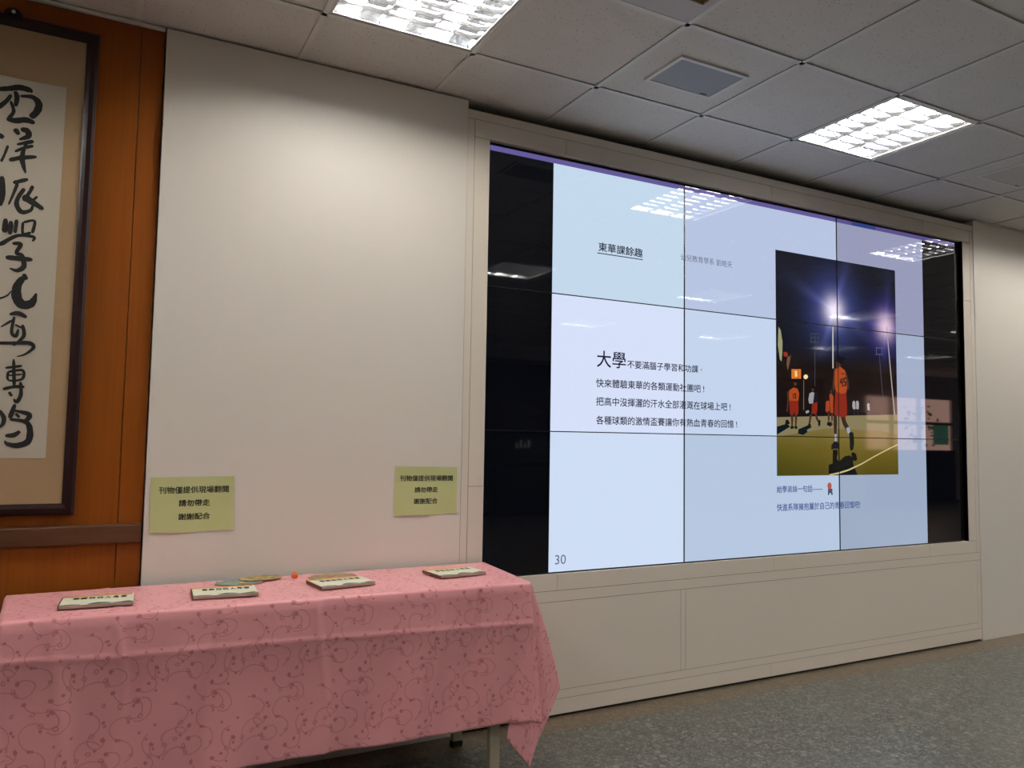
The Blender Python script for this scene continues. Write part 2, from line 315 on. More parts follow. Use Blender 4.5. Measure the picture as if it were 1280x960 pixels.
PHOTO = [('backboard',[(1.87,1.947),(1.887,1.929),(1.901,1.863),(1.899,1.796),(1.892,1.747),(1.879,1.761),(1.864,1.841)]),('ball',[(1.908,1.801),(1.926,1.807),(1.943,1.798),(1.942,1.784),(1.925,1.776),(1.91,1.782)]),('arm',[(1.943,1.784),(1.956,1.778),(1.967,1.795),(1.961,1.756),(1.942,1.7),(1.932,1.731),(1.935,1.764)]),('litwin',[(1.971,1.709),(2.048,1.713),(2.048,1.658),(1.971,1.654)]),('litcore',[(1.998,1.701),(2.025,1.702),(2.025,1.668),(1.998,1.667)]),('litbar',[(2.017,1.708),(2.023,1.709),(2.027,1.659),(2.022,1.659)]),('lamp',[(2.068,1.673),(2.079,1.683),(2.096,1.684),(2.106,1.674),(2.101,1.663),(2.085,1.656),(2.071,1.661)]),('post',[(2.067,1.651),(2.072,1.651),(2.07,1.477),(2.064,1.477)]),('towerT',[(2.131,1.929),(2.198,1.934),(2.198,1.93),(2.131,1.925)]),('tower',[(2.13,1.878),(2.198,1.883),(2.197,1.879),(2.13,1.874)]),('tower',[(2.131,1.929),(2.135,1.929),(2.135,1.875),(2.13,1.874)]),('tower',[(2.194,1.933),(2.198,1.934),(2.197,1.879),(2.193,1.879)]),('tower',[(2.162,1.931),(2.167,1.931),(2.167,1.877),(2.161,1.877)]),('tower',[(2.135,1.905),(2.194,1.91),(2.194,1.906),(2.135,1.901)]),('towerpole',[(2.162,1.877),(2.167,1.877),(2.163,1.617),(2.159,1.616)]),('bright',[(2.315,1.983),(2.325,1.984),(2.322,1.733),(2.312,1.733)]),('tower2',[(2.704,1.884),(2.775,1.889),(2.774,1.885),(2.704,1.88)]),('tower2',[(2.703,1.843),(2.773,1.847),(2.773,1.843),(2.703,1.839)]),('tower2',[(2.707,1.885),(2.712,1.885),(2.711,1.839),(2.706,1.839)]),('tower2',[(2.759,1.888),(2.764,1.889),(2.762,1.842),(2.758,1.842)]),('towerpole',[(2.732,1.841),(2.739,1.841),(2.767,1.571),(2.76,1.571)]),('bright2',[(2.805,2.023),(2.813,2.023),(2.878,1.46),(2.868,1.46)]),('crowd',[(1.847,1.456),(2.733,1.482),(2.733,1.453),(1.847,1.43)]),('far',[(2.484,1.54),(2.499,1.548),(2.509,1.536),(2.511,1.496),(2.49,1.49),(2.482,1.51)]),('far',[(2.515,1.543),(2.533,1.549),(2.542,1.532),(2.539,1.497),(2.517,1.496)]),('fard',[(2.487,1.495),(2.508,1.496),(2.504,1.452),(2.492,1.452)]),('fard',[(2.52,1.496),(2.538,1.497),(2.534,1.453),(2.522,1.453)]),('far',[(2.614,1.53),(2.63,1.537),(2.645,1.531),(2.641,1.49),(2.616,1.494)]),('fard',[(2.619,1.494),(2.644,1.49),(2.64,1.454),(2.622,1.453)]),('dark',[(2.635,1.556),(2.661,1.561),(2.666,1.516),(2.662,1.463),(2.643,1.462)]),('court_light',[(1.847,1.43),(2.736,1.467),(2.9,1.474),(2.9,1.346),(2.734,1.369),(2.27,1.375),(1.846,1.32)]),('sh',[(1.847,1.376),(1.928,1.395),(1.957,1.379),(1.846,1.331)]),('sh',[(2.021,1.365),(2.103,1.391),(2.133,1.38),(2.089,1.362),(2.097,1.351),(2.061,1.333),(2.018,1.34)]),('skin',[(1.987,1.636),(2.002,1.642),(2.014,1.635),(2.012,1.618),(1.997,1.611),(1.986,1.618)]),('hair',[(1.981,1.635),(1.991,1.643),(2.011,1.643),(2.016,1.633),(1.997,1.636)]),('orange',[(1.954,1.588),(1.984,1.604),(2.017,1.599),(2.03,1.572),(2.023,1.524),(1.951,1.521),(1.948,1.569)]),('num',[(1.978,1.57),(1.983,1.57),(1.983,1.54),(1.978,1.539)]),('num',[(1.99,1.571),(2.007,1.571),(2.007,1.565),(1.994,1.562),(2.006,1.556),(2.004,1.54),(1.988,1.54),(1.988,1.544),(1.999,1.547),(1.999,1.552),(1.99,1.554)]),('red',[(1.949,1.526),(2.023,1.529),(2.024,1.471),(2.017,1.447),(1.992,1.45),(1.987,1.47),(1.982,1.446),(1.955,1.449)]),('skin',[(1.96,1.447),(1.98,1.446),(1.981,1.417),(1.976,1.379),(1.965,1.379),(1.963,1.417)]),('skin',[(1.992,1.45),(2.013,1.447),(2.011,1.418),(2.005,1.379),(1.994,1.379),(1.995,1.417)]),('shoe',[(1.96,1.382),(1.981,1.383),(1.989,1.372),(1.967,1.365),(1.957,1.369)]),('shoe',[(1.992,1.383),(2.008,1.385),(2.016,1.372),(2.002,1.365),(1.989,1.37)]),('skin',[(1.933,1.578),(1.951,1.583),(1.945,1.53),(1.937,1.459),(1.926,1.468),(1.935,1.53)]),('shoe',[(1.92,1.416),(1.939,1.418),(1.954,1.397),(1.931,1.386),(1.915,1.389)]),('skin',[(2.131,1.607),(2.145,1.614),(2.156,1.605),(2.15,1.589),(2.136,1.584)]),('hair',[(2.131,1.605),(2.136,1.615),(2.156,1.616),(2.175,1.609),(2.156,1.605)]),('white',[(2.114,1.575),(2.136,1.584),(2.155,1.581),(2.143,1.518),(2.113,1.515),(2.105,1.536)]),('dark',[(2.155,1.581),(2.175,1.586),(2.186,1.549),(2.177,1.515),(2.143,1.518)]),('red',[(2.135,1.516),(2.18,1.527),(2.179,1.48),(2.167,1.453),(2.148,1.458),(2.129,1.455)]),('skin',[(2.115,1.451),(2.134,1.454),(2.125,1.421),(2.117,1.391),(2.103,1.393)]),('skin',[(2.156,1.458),(2.173,1.455),(2.187,1.426),(2.197,1.411),(2.186,1.405),(2.167,1.424)]),('shoe',[(2.1,1.399),(2.12,1.399),(2.125,1.386),(2.103,1.378)]),('shoe',[(2.186,1.422),(2.203,1.423),(2.203,1.395),(2.189,1.381),(2.183,1.401)]),('white',[(2.079,1.47),(2.104,1.478),(2.112,1.467),(2.087,1.456)]),('skin',[(2.294,1.603),(2.305,1.599),(2.305,1.585),(2.293,1.583),(2.288,1.593)]),('orange2',[(2.251,1.532),(2.27,1.54),(2.281,1.533),(2.28,1.479),(2.257,1.468),(2.248,1.478)]),('orange2',[(2.282,1.577),(2.302,1.581),(2.316,1.564),(2.312,1.504),(2.314,1.465),(2.286,1.468)]),('skin',[(2.266,1.468),(2.28,1.469),(2.282,1.425),(2.271,1.413),(2.265,1.424)]),('skin',[(2.294,1.468),(2.309,1.469),(2.308,1.425),(2.296,1.413)]),('shoe',[(2.259,1.412),(2.288,1.415),(2.308,1.401),(2.287,1.385),(2.256,1.395)]),('hair',[(2.352,1.793),(2.364,1.806),(2.387,1.809),(2.401,1.796),(2.398,1.776),(2.383,1.765),(2.369,1.776),(2.354,1.767)]),('hair',[(2.384,1.809),(2.41,1.803),(2.437,1.794),(2.416,1.791),(2.393,1.796)]),('skin',[(2.34,1.769),(2.357,1.775),(2.38,1.765),(2.383,1.745),(2.36,1.733),(2.342,1.74)]),('skin',[(2.322,1.731),(2.336,1.736),(2.332,1.624),(2.317,1.584),(2.308,1.623)]),('orange',[(2.339,1.732),(2.377,1.746),(2.415,1.728),(2.435,1.699),(2.443,1.649),(2.427,1.592),(2.389,1.583),(2.337,1.595),(2.326,1.644),(2.33,1.714)]),('skin',[(2.421,1.723),(2.438,1.699),(2.454,1.64),(2.451,1.611),(2.439,1.609),(2.431,1.649)]),('num',[(2.379,1.674),(2.388,1.675),(2.384,1.655),(2.399,1.655),(2.399,1.647),(2.375,1.646),(2.374,1.654)]),('num',[(2.39,1.677),(2.399,1.677),(2.398,1.625),(2.39,1.627)]),('num',[(2.405,1.684),(2.429,1.681),(2.429,1.673),(2.414,1.674),(2.412,1.662),(2.428,1.659),(2.428,1.633),(2.404,1.629),(2.404,1.637),(2.419,1.64),(2.419,1.652),(2.403,1.653)]),('num',[(2.385,1.709),(2.414,1.706),(2.414,1.701),(2.385,1.703)]),('red',[(2.334,1.595),(2.389,1.583),(2.427,1.592),(2.432,1.528),(2.433,1.468),(2.424,1.448),(2.386,1.443),(2.343,1.45),(2.32,1.457),(2.324,1.525)]),('leg',[(2.314,1.453),(2.343,1.45),(2.345,1.406),(2.338,1.337),(2.337,1.298),(2.317,1.295),(2.318,1.347),(2.313,1.396)]),('leg',[(2.377,1.443),(2.415,1.446),(2.424,1.418),(2.452,1.383),(2.44,1.361),(2.417,1.372),(2.394,1.401)]),('sock',[(2.423,1.38),(2.45,1.387),(2.461,1.353),(2.437,1.345)]),('shoe',[(2.449,1.353),(2.473,1.359),(2.487,1.349),(2.492,1.289),(2.482,1.253),(2.464,1.243),(2.453,1.259),(2.451,1.309)]),('sock',[(2.321,1.343),(2.338,1.343),(2.337,1.298),(2.32,1.295)]),('shoe',[(2.294,1.279),(2.32,1.299),(2.346,1.298),(2.36,1.276),(2.357,1.256),(2.319,1.256),(2.291,1.25)]),('shd',[(2.305,1.248),(2.345,1.252),(2.348,1.229),(2.336,1.199),(2.355,1.179),(2.39,1.201),(2.405,1.211),(2.449,1.217),(2.47,1.207),(2.464,1.229),(2.485,1.237),(2.508,1.223),(2.517,1.193),(2.499,1.183),(2.478,1.187),(2.481,1.161),(2.501,1.129),(2.518,1.1),(2.266,1.1),(2.268,1.162),(2.301,1.168)]),('arc',[(2.266,1.105),(2.351,1.117),(2.439,1.135),(2.558,1.171),(2.681,1.218),(2.806,1.262),(2.9,1.292),(2.9,1.285),(2.806,1.254),(2.68,1.21),(2.558,1.163),(2.439,1.125),(2.351,1.107),(2.283,1.1)])]

# ------------------------------------------------------------------ dimensions
H = 2.831                       # ceiling height
TX, TY, TS = -.8672, -.4106, .6 # ceiling grid: column 0, row 0 and module
XL, XR, YB = -4.46, 18.3, -8.2  # room extents
def gx(i): return TX+TS*i
def gy(j): return TY-TS*j

# ------------------------------------------------------------------ floor
fl = bobj('floor', 'terrazzo', [(XL, XR, YB, -.177, -.1, 0)], kind='structure')
bobj('border_strip', 'terrazzo_brown', [(XL, XR, -.1765, .3, -.1, 0)], fl)

# ------------------------------------------------------------------ walls
wb = bobj('wall_back', 'dark_void', [(XL, XR, .3, .45, 0, H+.2)], kind='structure')
bobj('wood_backing', 'rail', [(XL, -1.372, .025, .3, 0, H-.002)], wb)
xs = [XL, -3.85, -2.65, -1.4535, -1.372]
for a, b in zip(xs, xs[1:]):
    bobj('wood_panel', 'wood', [(a+.0012, b-.0012, .0, .025, .955, H-.012)], wb, bev=.0012)
    bobj('wood_panel', 'wood', [(a+.0012, b-.0012, .0, .025, .0, .89)], wb, bev=.0012)
bm = bmesh.new(); box(bm, XL, -1.374, -.020, .025, .889, .957, bev=.008); obj('chair_rail', bm, 'rail', wb)
bobj('trim_1', 'tee', [(XL, -1.374, -.012, .0, H-.0115, H)], kind='structure')   # ceiling edge angle over the wood

wl = bobj('wall_left', 'white_paint', [(-1.368, -.104, -.022, .3, .0, H-.004)], kind='structure', bev=.0015)
wr = bobj('wall_right', 'white_paint', [(3.703, XR, -.020, .3, .0, H-.004)], kind='structure', bev=.0015)
bobj('trim_2', 'tee', [(3.703, XR, -.034, -.0205, H-.004, H)], kind='structure')
bobj('wall_end_left', 'wall_dim', [(XL-.15, XL, YB, .3, 0, H+.2)], kind='structure')
bobj('wall_end_right', 'wall_dim', [(XR, XR+.15, YB, .3, 0, H+.2)], kind='structure')

# the wall opposite the screen: glazing onto the night on the left, a lit room with a window on the right
wf = bobj('wall_front', 'wall_dim', [(XL, XR, YB-.15, YB, 2.6, H+.2), (12.0, 13.2, YB-.15, YB, 0, 2.6), (16.4, XR, YB-.15, YB, 0, 2.6), (13.2, 16.4, YB-.15, YB, 2.33, 2.6)], kind='structure')
bobj('dado', 'black_metal', [(13.2, 16.4, YB-.15, YB+.01, 0, 1.15)], wf)
glass = NT('window_glass'); glass.set(base=(.8, .9, .9, 1), rough=.0, trans=1.0, ior=1.45)
M['glass'] = glass.m
k = 0
bx = XL
while bx < 11.9:
    ex = min(bx+2.06, 12.0); k += 1
    wn = bobj('window_%d' % k, 'mullion', [(bx, bx+.06, YB-.1, YB-.02, 0, 2.6), (ex-.06, ex, YB-.1, YB-.02, 0, 2.6), (bx+.06, ex-.06, YB-.1, YB-.02, 0, .06), (bx+.06, ex-.06, YB-.1, YB-.02, 2.54, 2.6), (bx+.06, ex-.06, YB-.1, YB-.02, .82, .86)], kind='structure')
    bobj('pane', 'glass', [(bx+.06, ex-.06, YB-.065, YB-.055, .06, .82)], wn)
    bobj('pane', 'glass', [(bx+.06, ex-.06, YB-.065, YB-.055, .86, 2.54)], wn)
    bx = ex
wn = bobj('window_%d' % (k+1), 'wall_dim', [(x, x+.09, YB-.08, YB+.0, 1.15, 2.33) for x in (13.2, 14.1, 15.07, 16.31)]+[(13.29, 16.31, YB-.06, YB-.005, 1.73, 1.80)], kind='structure')
for a, b in ((13.29, 14.1), (14.19, 15.07), (15.16, 16.31)):
    bobj('pane', 'lit_pane', [(a, b, YB-.07, YB-.06, 1.15, 1.73)], wn)
    bobj('pane', 'lit_pane', [(a, b, YB-.07, YB-.06, 1.80, 2.33)], wn)
bobj('notice_board', 'lit_green', [(15.67, 16.25, YB-.058, YB-.05, 1.28, 1.74)], wn)
bm = bmesh.new()
for q in range(60):
    x = 14.6+random.random()*1.05+(.2 if q % 3 == 0 else 0); z = 1.2+random.random()*.95; w_ = .03+random.random()*.08; h_ = .02+random.random()*.05
    box(bm, x, x+w_, YB-.0595, YB-.056, z, z+h_)
o = obj('window_stickers', bm, 'mullion', wn, kind='stuff')

# ------------------------------------------------------------------ night outside, seen only mirrored in the screen
far = thing('building', 'dark building with an orange lit corridor, mirrored in the left black screen edge', 'building', (8.5, -16, 0))
def fo(name, m, boxes): 
    return bobj(name, m, [(a-8.5, b-8.5, c+16, d+16, e, f) for a, b, c, d, e, f in boxes], far)
fo('facade', 'facade', [(4, 14, -16.4, -16.2, -1, 9)])
fo('corridor_opening', 'corridor', [(7.4, 8.28, -16.19, -16.15, 3.67, 3.9), (8.53, 8.91, -16.19, -16.15, 3.85, 4.03), (9.19, 9.8, -16.19, -16.15, 4.02, 4.42)])
fo('corridor_lamp', 'corridor_lamp', [(9.2, 9.5, -16.14, -16.1, 4.3, 4.36)])
fo('lit_window', 'corridor_window', [(9.32, 9.45, -16.19, -16.15, 3.5, 3.7), (9.48, 9.62, -16.19, -16.15, 3.5, 3.7)])
fo('shop_glow', 'far_glow', [(8.9+.13*k, 8.9+.13*k+.05, -16.19, -16.15, 1.0, 1.12+.1*(k % 2)) for k in range(4)])

# ------------------------------------------------------------------ ceiling
ce = bobj('ceiling', 'dark_void', [(XL, XR, YB, .3, H+.14, H+.2)], kind='structure')
LIGHTS = [(i, j) for j in (0, 4, 8) for i in range(-4, 26, 4)]
SKIP = set(LIGHTS) | {(1, 1)}
T_UP = .006
tile_bm = bmesh.new(); box(tile_bm, .007, TS-.007, -TS+.007, -.007, T_UP, T_UP+.015, bev=.0025)
tile_me = bpy.data.meshes.new('tile'); bmesh.ops.recalc_face_normals(tile_bm, faces=tile_bm.faces); tile_bm.to_mesh(tile_me); tile_bm.free(); tile_me.materials.append(M['tile'])
edge_bm = bmesh.new(); box(edge_bm, .007, TS-.007, .007, -TY+.2, T_UP, T_UP+.015, bev=.0025)
edge_me = bpy.data.meshes.new('tile'); bmesh.ops.recalc_face_normals(edge_bm, faces=edge_bm.faces); edge_bm.to_mesh(edge_me); edge_bm.free(); edge_me.materials.append(M['tile'])
rest = bmesh.new()
for i in range(-6, 32):
    for j in range(-1, 13):
        if (i, j) in SKIP: continue
        near = -4 <= i <= 11 and -1 <= j <= 4
        if near:
            if j == -1: o = bpy.data.objects.new('tile', edge_me); o.location = (gx(i), gy(0), H)
            else: o = bpy.data.objects.new('tile', tile_me); o.location = (gx(i), gy(j), H)
            C.objects.link(o); o.parent = ce
        elif j == -1: box(rest, gx(i)+.007, gx(i)+TS-.007, gy(0)+.007, .2, H+T_UP, H+T_UP+.015)
        else: box(rest, gx(i)+.007, gx(i)+TS-.007, gy(j+1)+.007, max(gy(j), YB)-.007, H+T_UP, H+T_UP+.015)
obj('far_tiles', rest, 'tile', ce, kind='stuff')
def tee(a, b, c, d):       # inverted tee: face flange and web
    vx = (b-a) < (d-c)
    bs = [(a, b, c, d, H, H+.003)]
    if vx: bs.append(((a+b)/2-.002, (a+b)/2+.002, c, d, H+.003, H+.035))
    else: bs.append((a, b, (c+d)/2-.002, (c+d)/2+.002, H+.003, H+.035))
    return bobj('tee_bar', 'tee', bs, ce)
for i in range(-6, 32): tee(gx(i)-.0105, gx(i)+.0105, YB, .0 if (gx(i) < -.1 or gx(i) > 3.7) else .10)
for j in range(0, 13): tee(XL, XR, gy(j)-.0105, gy(j)+.0105)

# ------------------------------------------------------------------ louvred light fixtures
def fixture():
    t = thing('ceiling_light', 'l', 'light')
    s = TS-.021; o_ = .0105
    # tray: top and four sides, open at the bottom
    bobj('housing', 'reflector', [(o_, o_+s, -o_-s, -o_, .072, .076), (o_, o_+.003, -o_-s, -o_, .004, .072), (o_+s-.003, o_+s, -o_-s, -o_, .004, .072),
        (o_+.003, o_+s-.003, -o_-.003, -o_, .004, .072), (o_+.003, o_+s-.003, -o_-s, -o_-s+.003, .004, .072)], t)
    e = .018
    bobj('frame', 'metal_white', [(.006, .006+e, -TS+.006, -.006, .0035, .0065), (TS-.006-e, TS-.006, -TS+.006, -.006, .0035, .0065),
        (.006+e, TS-.006-e, -.006-e, -.006, .0035, .0065), (.006+e, TS-.006-e, -TS+.006, -TS+.006+e, .0035, .0065)], t)
    a0, a1 = .024, TS-.024
    for q in range(3):
        x = a0+(a1-a0)*(q+.5)/3
        bm = bmesh.new(); tube(bm, (x, -a0-.004, .046), (x, -a1+.004, .046), .0135, 10); obj('tube', bm, 'tube', t, smooth=True)
    for q in range(4):
        x = a0+(a1-a0)*q/3; h = .0012
        bm = bmesh.new()
        vs = [bm.verts.new(p) for p in ((x-h, -a0, .008), (x+h, -a0, .008), (x+.006, -a0, .029), (x-.006, -a0, .029), (x-h, -a1, .008), (x+h, -a1, .008), (x+.006, -a1, .029), (x-.006, -a1, .029))]
        for f in ((0, 1, 2, 3), (7, 6, 5, 4), (0, 4, 5, 1), (1, 5, 6, 2), (2, 6, 7, 3), (3, 7, 4, 0)): bm.faces.new([vs[i] for i in f])
        obj('long_blade', bm, 'louvre', t)
    for q in range(1, 8):
        y = -(a0+(a1-a0)*q/8); h = .0006
        bm = bmesh.new()
        vs = [bm.verts.new(p) for p in ((a0, y-h, .0085), (a0, y+h, .0085), (a0, y+.0055, .029), (a0, y-.0055, .029), (a1, y-h, .0085), (a1, y+h, .0085), (a1, y+.0055, .029), (a1, y-.0055, .029))]
        for f in ((0, 1, 2, 3), (7, 6, 5, 4), (0, 4, 5, 1), (1, 5, 6, 2), (2, 6, 7, 3), (3, 7, 4, 0)): bm.faces.new([vs[i] for i in f])
        obj('cross_blade', bm, 'louvre', t)
    return t
def dup(root):
    r_ = root.copy(); C.objects.link(r_)
    for ch in list(root.children):
        c = ch.copy(); C.objects.link(c); c.parent = r_
        for g in list(ch.children):
            d = g.copy(); C.objects.link(d); d.parent = c
    return r_
LB = {(0, 0): 'louvred ceiling light cut by the top edge of the picture, over the pink table',
      (4, 0): 'square louvred ceiling light with three tubes seen whole in the ceiling above the screen',
      (8, 0): 'ceiling light beyond the right edge, mirrored in the top right corner of the screen',
      (4, 4): 'ceiling light behind the camera mirrored in the left black edge of the screen',
      (8, 4): 'ceiling light mirrored on the slide just below the small author line',
      (8, 8): 'ceiling light behind the camera mirrored low left on the slide under the title',
      (12, 4): 'ceiling light mirrored in the night sky of the slide photo beside its right floodlight'}
proto = None
for (i, j) in LIGHTS:
    if proto is None: f = proto = fixture()
    else: f = dup(proto)
    f.location = (gx(i), gy(j), H)
    f['label'] = LB.get((i, j), 'square louvred ceiling light out of view, one of the grid behind and beside the camera')
    f['group'] = 'square louvred ceiling lights'

# ------------------------------------------------------------------ ceiling speakers and recessed unit
def speaker(cx0, cx1, cy0, cy1, mesh_m, label):
    t = thing('ceiling_speaker', label, 'speaker', (cx0, cy0, H), 'rectangular ceiling speakers')
    w_, d_ = cx1-cx0, cy0-cy1
    bm = bmesh.new(); e = .016
    for b in ((0, w_, -e, 0), (0, w_, -d_, -d_+e), (0, e, -d_+e, -e), (w_-e, w_, -d_+e, -e)): box(bm, b[0], b[1], b[2], b[3], -.0035, .006)
    obj('frame', bm, 'tee', t)
    bm = bmesh.new(); box(bm, e, w_-e, -d_+e, -e, -.0015, .004)
    obj('grille', bm, mesh_m, t)
    bobj('nameplate', 'black_metal', [(w_-.075, w_-.04, -e-.012, -e-.006, -.003, -.0015)], t)
    return t
speaker(.468, .834, -.575, -.818, 'speaker_grey', 'grey rectangular speaker grille in the ceiling left of the whole light')
speaker(2.86, 3.27, -.560, -.82, 'speaker_pale', 'pale rectangular speaker grille in the ceiling at the right edge of the picture')
t = thing('air_vent', 'smooth metal ceiling panel with a recessed yellowish vent at the top edge of the picture', 'vent', (gx(1), gy(1), H))
hx0, hx1, hy0, hy1 = .10, .56, -.13, -.56
bobj('panel', 'speaker_pale', [(.0105, hx0, -.5895, -.0105, .001, .006), (hx1, .5895, -.5895, -.0105, .001, .006), (hx0, hx1, hy0, -.0105, .001, .006), (hx0, hx1, -.5895, hy1, .001, .006)], t)
bobj('duct', 'mount', [(hx0-.003, hx0, hy1, hy0, .006, .09), (hx1, hx1+.003, hy1, hy0, .006, .09), (hx0, hx1, hy0, hy0+.003, .006, .09), (hx0, hx1, hy1-.003, hy1, .006, .09), (hx0, hx1, hy1, hy0, .09, .093)], t)
for q in range(5): bobj('slat', 'mount', [(hx0+.03, hx1-.03, hy0-.06-.08*q, hy0-.058-.08*q, .01, .05)], t)

# ------------------------------------------------------------------ screen surround
su = thing('screen_surround', 'white panelled surround built around the big video screen, from floor to nearly the ceiling', 'wall cladding', (1.8, 0, 0))
sx = 1.8
def sb(name, m, boxes, bev=0): return bobj(name, m, [(a-sx, b-sx, c, d, e, f) for a, b, c, d, e, f in boxes], su, bev=bev)
X0, X1, OX0, OX1, OZ0, OZ1, ZT = -.1025, 3.6995, .010, 3.582, .656, 2.667, 2.790
G = .0011; F = -.018
sb('carcass', 'joint', [(X0, OX0, -.0155, .28, .015, ZT), (OX1, X1, -.0155, .28, .015, ZT), (OX0, OX1, -.0155, .28, .015, OZ0-.001), (OX0, OX1, -.0155, .28, OZ1+.001, ZT)])
sb('plinth', 'black_metal', [(X0+.01, X1-.002, -.006, .25, .0, .0149)])
# boards round the opening
def pc(x0, x1, z0, z1): sb('panel', 'cladding', [(x0+G, x1-G, F, -.0152, z0+G, z1-G)], bev=.0006)
IX0, IX1, IZ1, IZ0 = -.067, 3.661, 2.748, .579
pc(X0, X1, IZ1, ZT)
pc(X0, IX0, IZ0, IZ1); pc(IX1, X1, IZ0, IZ1)
cuts = [IX0, .425, 1.803, 3.170, IX1]
for a, b in zip(cuts, cuts[1:]): pc(a, b, OZ1-G, IZ1)
for a, b in zip([IX0, .403, 1.803, 3.170], [.403, 1.803, 3.170, IX1]): pc(a, b, IZ0, OZ0+G)
pc(IX0, OX0+G, OZ0+G, 1.071); pc(IX0, OX0+G, 1.071, OZ1-G)
pc(OX1-G, IX1, OZ0+G, 2.263); pc(OX1-G, IX1, 2.263, OZ1-G)
# returns of the opening
sb('reveal', 'cladding', [(OX0-.004, OX0, -.0175, .02, OZ0, OZ1), (OX1, OX1+.004, -.0175, .02, OZ0, OZ1), (OX0, OX1, -.0175, .02, OZ0-.004, OZ0), (OX0, OX1, -.0175, .02, OZ1, OZ1+.004)])
# lower part
pc(X0, X1, .528, IZ0)
pc(X0, IX0, .082, .528); pc(IX1, X1, .082, .528)
pc(IX0, 1.146, .122, .528); pc(1.146, 1.177, .122, .528); pc(1.177, IX1, .122, .528)
pc(IX0, IX1, .082, .122)
pc(X0, 1.779, .012, .082); pc(1.779, X1, .012, .082)

# ------------------------------------------------------------------ video wall
PW, PH = 1.1797, .6633; Z0 = .66
vw = thing('video_screen', 'large three by three video wall showing a white slide with a basketball photo', 'screen', (0, 0, Z0))
SL, SR, ST = .365, 3.177, 1.965   # lit slide
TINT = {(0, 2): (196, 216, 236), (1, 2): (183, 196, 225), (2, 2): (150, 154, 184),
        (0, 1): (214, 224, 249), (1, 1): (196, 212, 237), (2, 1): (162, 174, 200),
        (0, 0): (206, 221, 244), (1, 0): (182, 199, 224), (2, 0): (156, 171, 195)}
M['scr_black'] = screen('screen_black', (2, 3, 6))
M['bezel'] = plain('bezel_black', (8, 9, 14), .35)
BK = .0
def wallp(y): return lambda u, q: (u, y, q)
def vrect(name, x0, x1, z0, z1, y, m, parent): return flat_poly(name, rect(x0, x1, z0, z1), y, m, parent)
bobj('back_frame', 'black_metal', [(-.02, OX1+.03, .012, .05, -.03, 2.04)], vw)
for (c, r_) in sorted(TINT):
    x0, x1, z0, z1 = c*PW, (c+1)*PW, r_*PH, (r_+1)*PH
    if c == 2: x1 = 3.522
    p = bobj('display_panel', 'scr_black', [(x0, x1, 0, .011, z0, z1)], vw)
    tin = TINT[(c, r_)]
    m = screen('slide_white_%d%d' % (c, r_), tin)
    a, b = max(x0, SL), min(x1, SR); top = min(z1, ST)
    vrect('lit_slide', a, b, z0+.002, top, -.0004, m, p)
    if r_ == 2:
        segs = [(x0, x1, (96, 88, 150))] if c != 2 else [(x0, x0+.14, (88, 78, 140)), (x0+.14, x0+.36, (44, 62, 128)), (x0+.36, x1, (88, 76, 138))]
        for a_, b_, col in segs: vrect('browser_bar', a_, b_, ST, 1.9895, -.0004, screen('bar', col), p)
# seams between the panels
for q in (1, 2): bobj('bezel', 'bezel', [(q*PW-.0028, q*PW+.0028, -.0042, -.0002, 0, 1.99)], vw)
for q in (1, 2): bobj('bezel', 'bezel', [(0, 3.522, -.0041, -.0003, q*PH-.0024, q*PH+.0024)], vw)
bobj('bezel', 'bezel', [(0, 3.522, -.004, .011, -.003, .003)], vw)

# slide lettering
M['slide_ink'] = screen('slide_ink', (26, 30, 52)); M['slide_grey'] = screen('slide_grey', (96, 100, 128)); M['slide_blue'] = screen('slide_blue', (70, 84, 140))
def st(name, body, m, fit, wt=0.): return text(name, body, m, vw, wt, fit, wallp(-.0012))
st('slide_text', '東華課餘趣', 'slide_ink', (.631, .904, 1.566, 1.611), .012)
vrect('underline', .624, .905, 1.553, 1.5575, -.0012, 'slide_ink', vw)
st('slide_text', '幼兒教育學系 劉皓天', 'slide_grey', (1.157, 1.519, 1.584, 1.620), .0)
st('slide_text', '大學', 'slide_ink', (.628, .802, .986, 1.068), .008)
st('slide_text', '不要滿腦子學習和功課 ‧', 'slide_ink', (.812, 1.300, .990, 1.030), .010)
st('slide_text', '快來體驗東華的各類運動社團吧 !', 'slide_ink', (.624, 1.317, .886, .928), .010)
st('slide_text', '把高中沒揮灑的汗水全部灌溉在球場上吧 !', 'slide_ink', (.625, 1.504, .795, .838), .010)
st('slide_text', '各種球類的激情盃賽讓你有熱血青春的回憶 !', 'slide_ink', (.626, 1.551, .703, .745), .010)
st('slide_text', '30', 'slide_grey', (.400, .460, .037, .081), .0)
st('slide_text', '給學弟妹一句話——', 'slide_blue', (1.849, 2.217, .345, .384), .012)
st('slide_text', '快進系隊擁抱屬於自己的青春回憶吧!', 'slide_blue', (1.848, 2.540, .243, .284), .012)
# small sticker of a red-haired figure beside the caption
def disc(cx, cz, rx, rz, n=14): return [(cx+rx*math.cos(2*PI*k/n), cz+rz*math.sin(2*PI*k/n)) for k in range(n)]
vrect('sticker_figure', 2.262, 2.300, .335, .362, -.0011, screen('sticker_dark', (70, 84, 96)), vw)
flat_poly('sticker_figure', disc(2.276, .378, .018, .020), -.0014, screen('sticker_red', (176, 84, 78)), vw)
vrect('sticker_figure', 2.262, 2.272, .325, .336, -.0011, M['slide_ink'], vw); vrect('sticker_figure', 2.290, 2.302, .325, .336, -.0011, M['slide_ink'], vw)

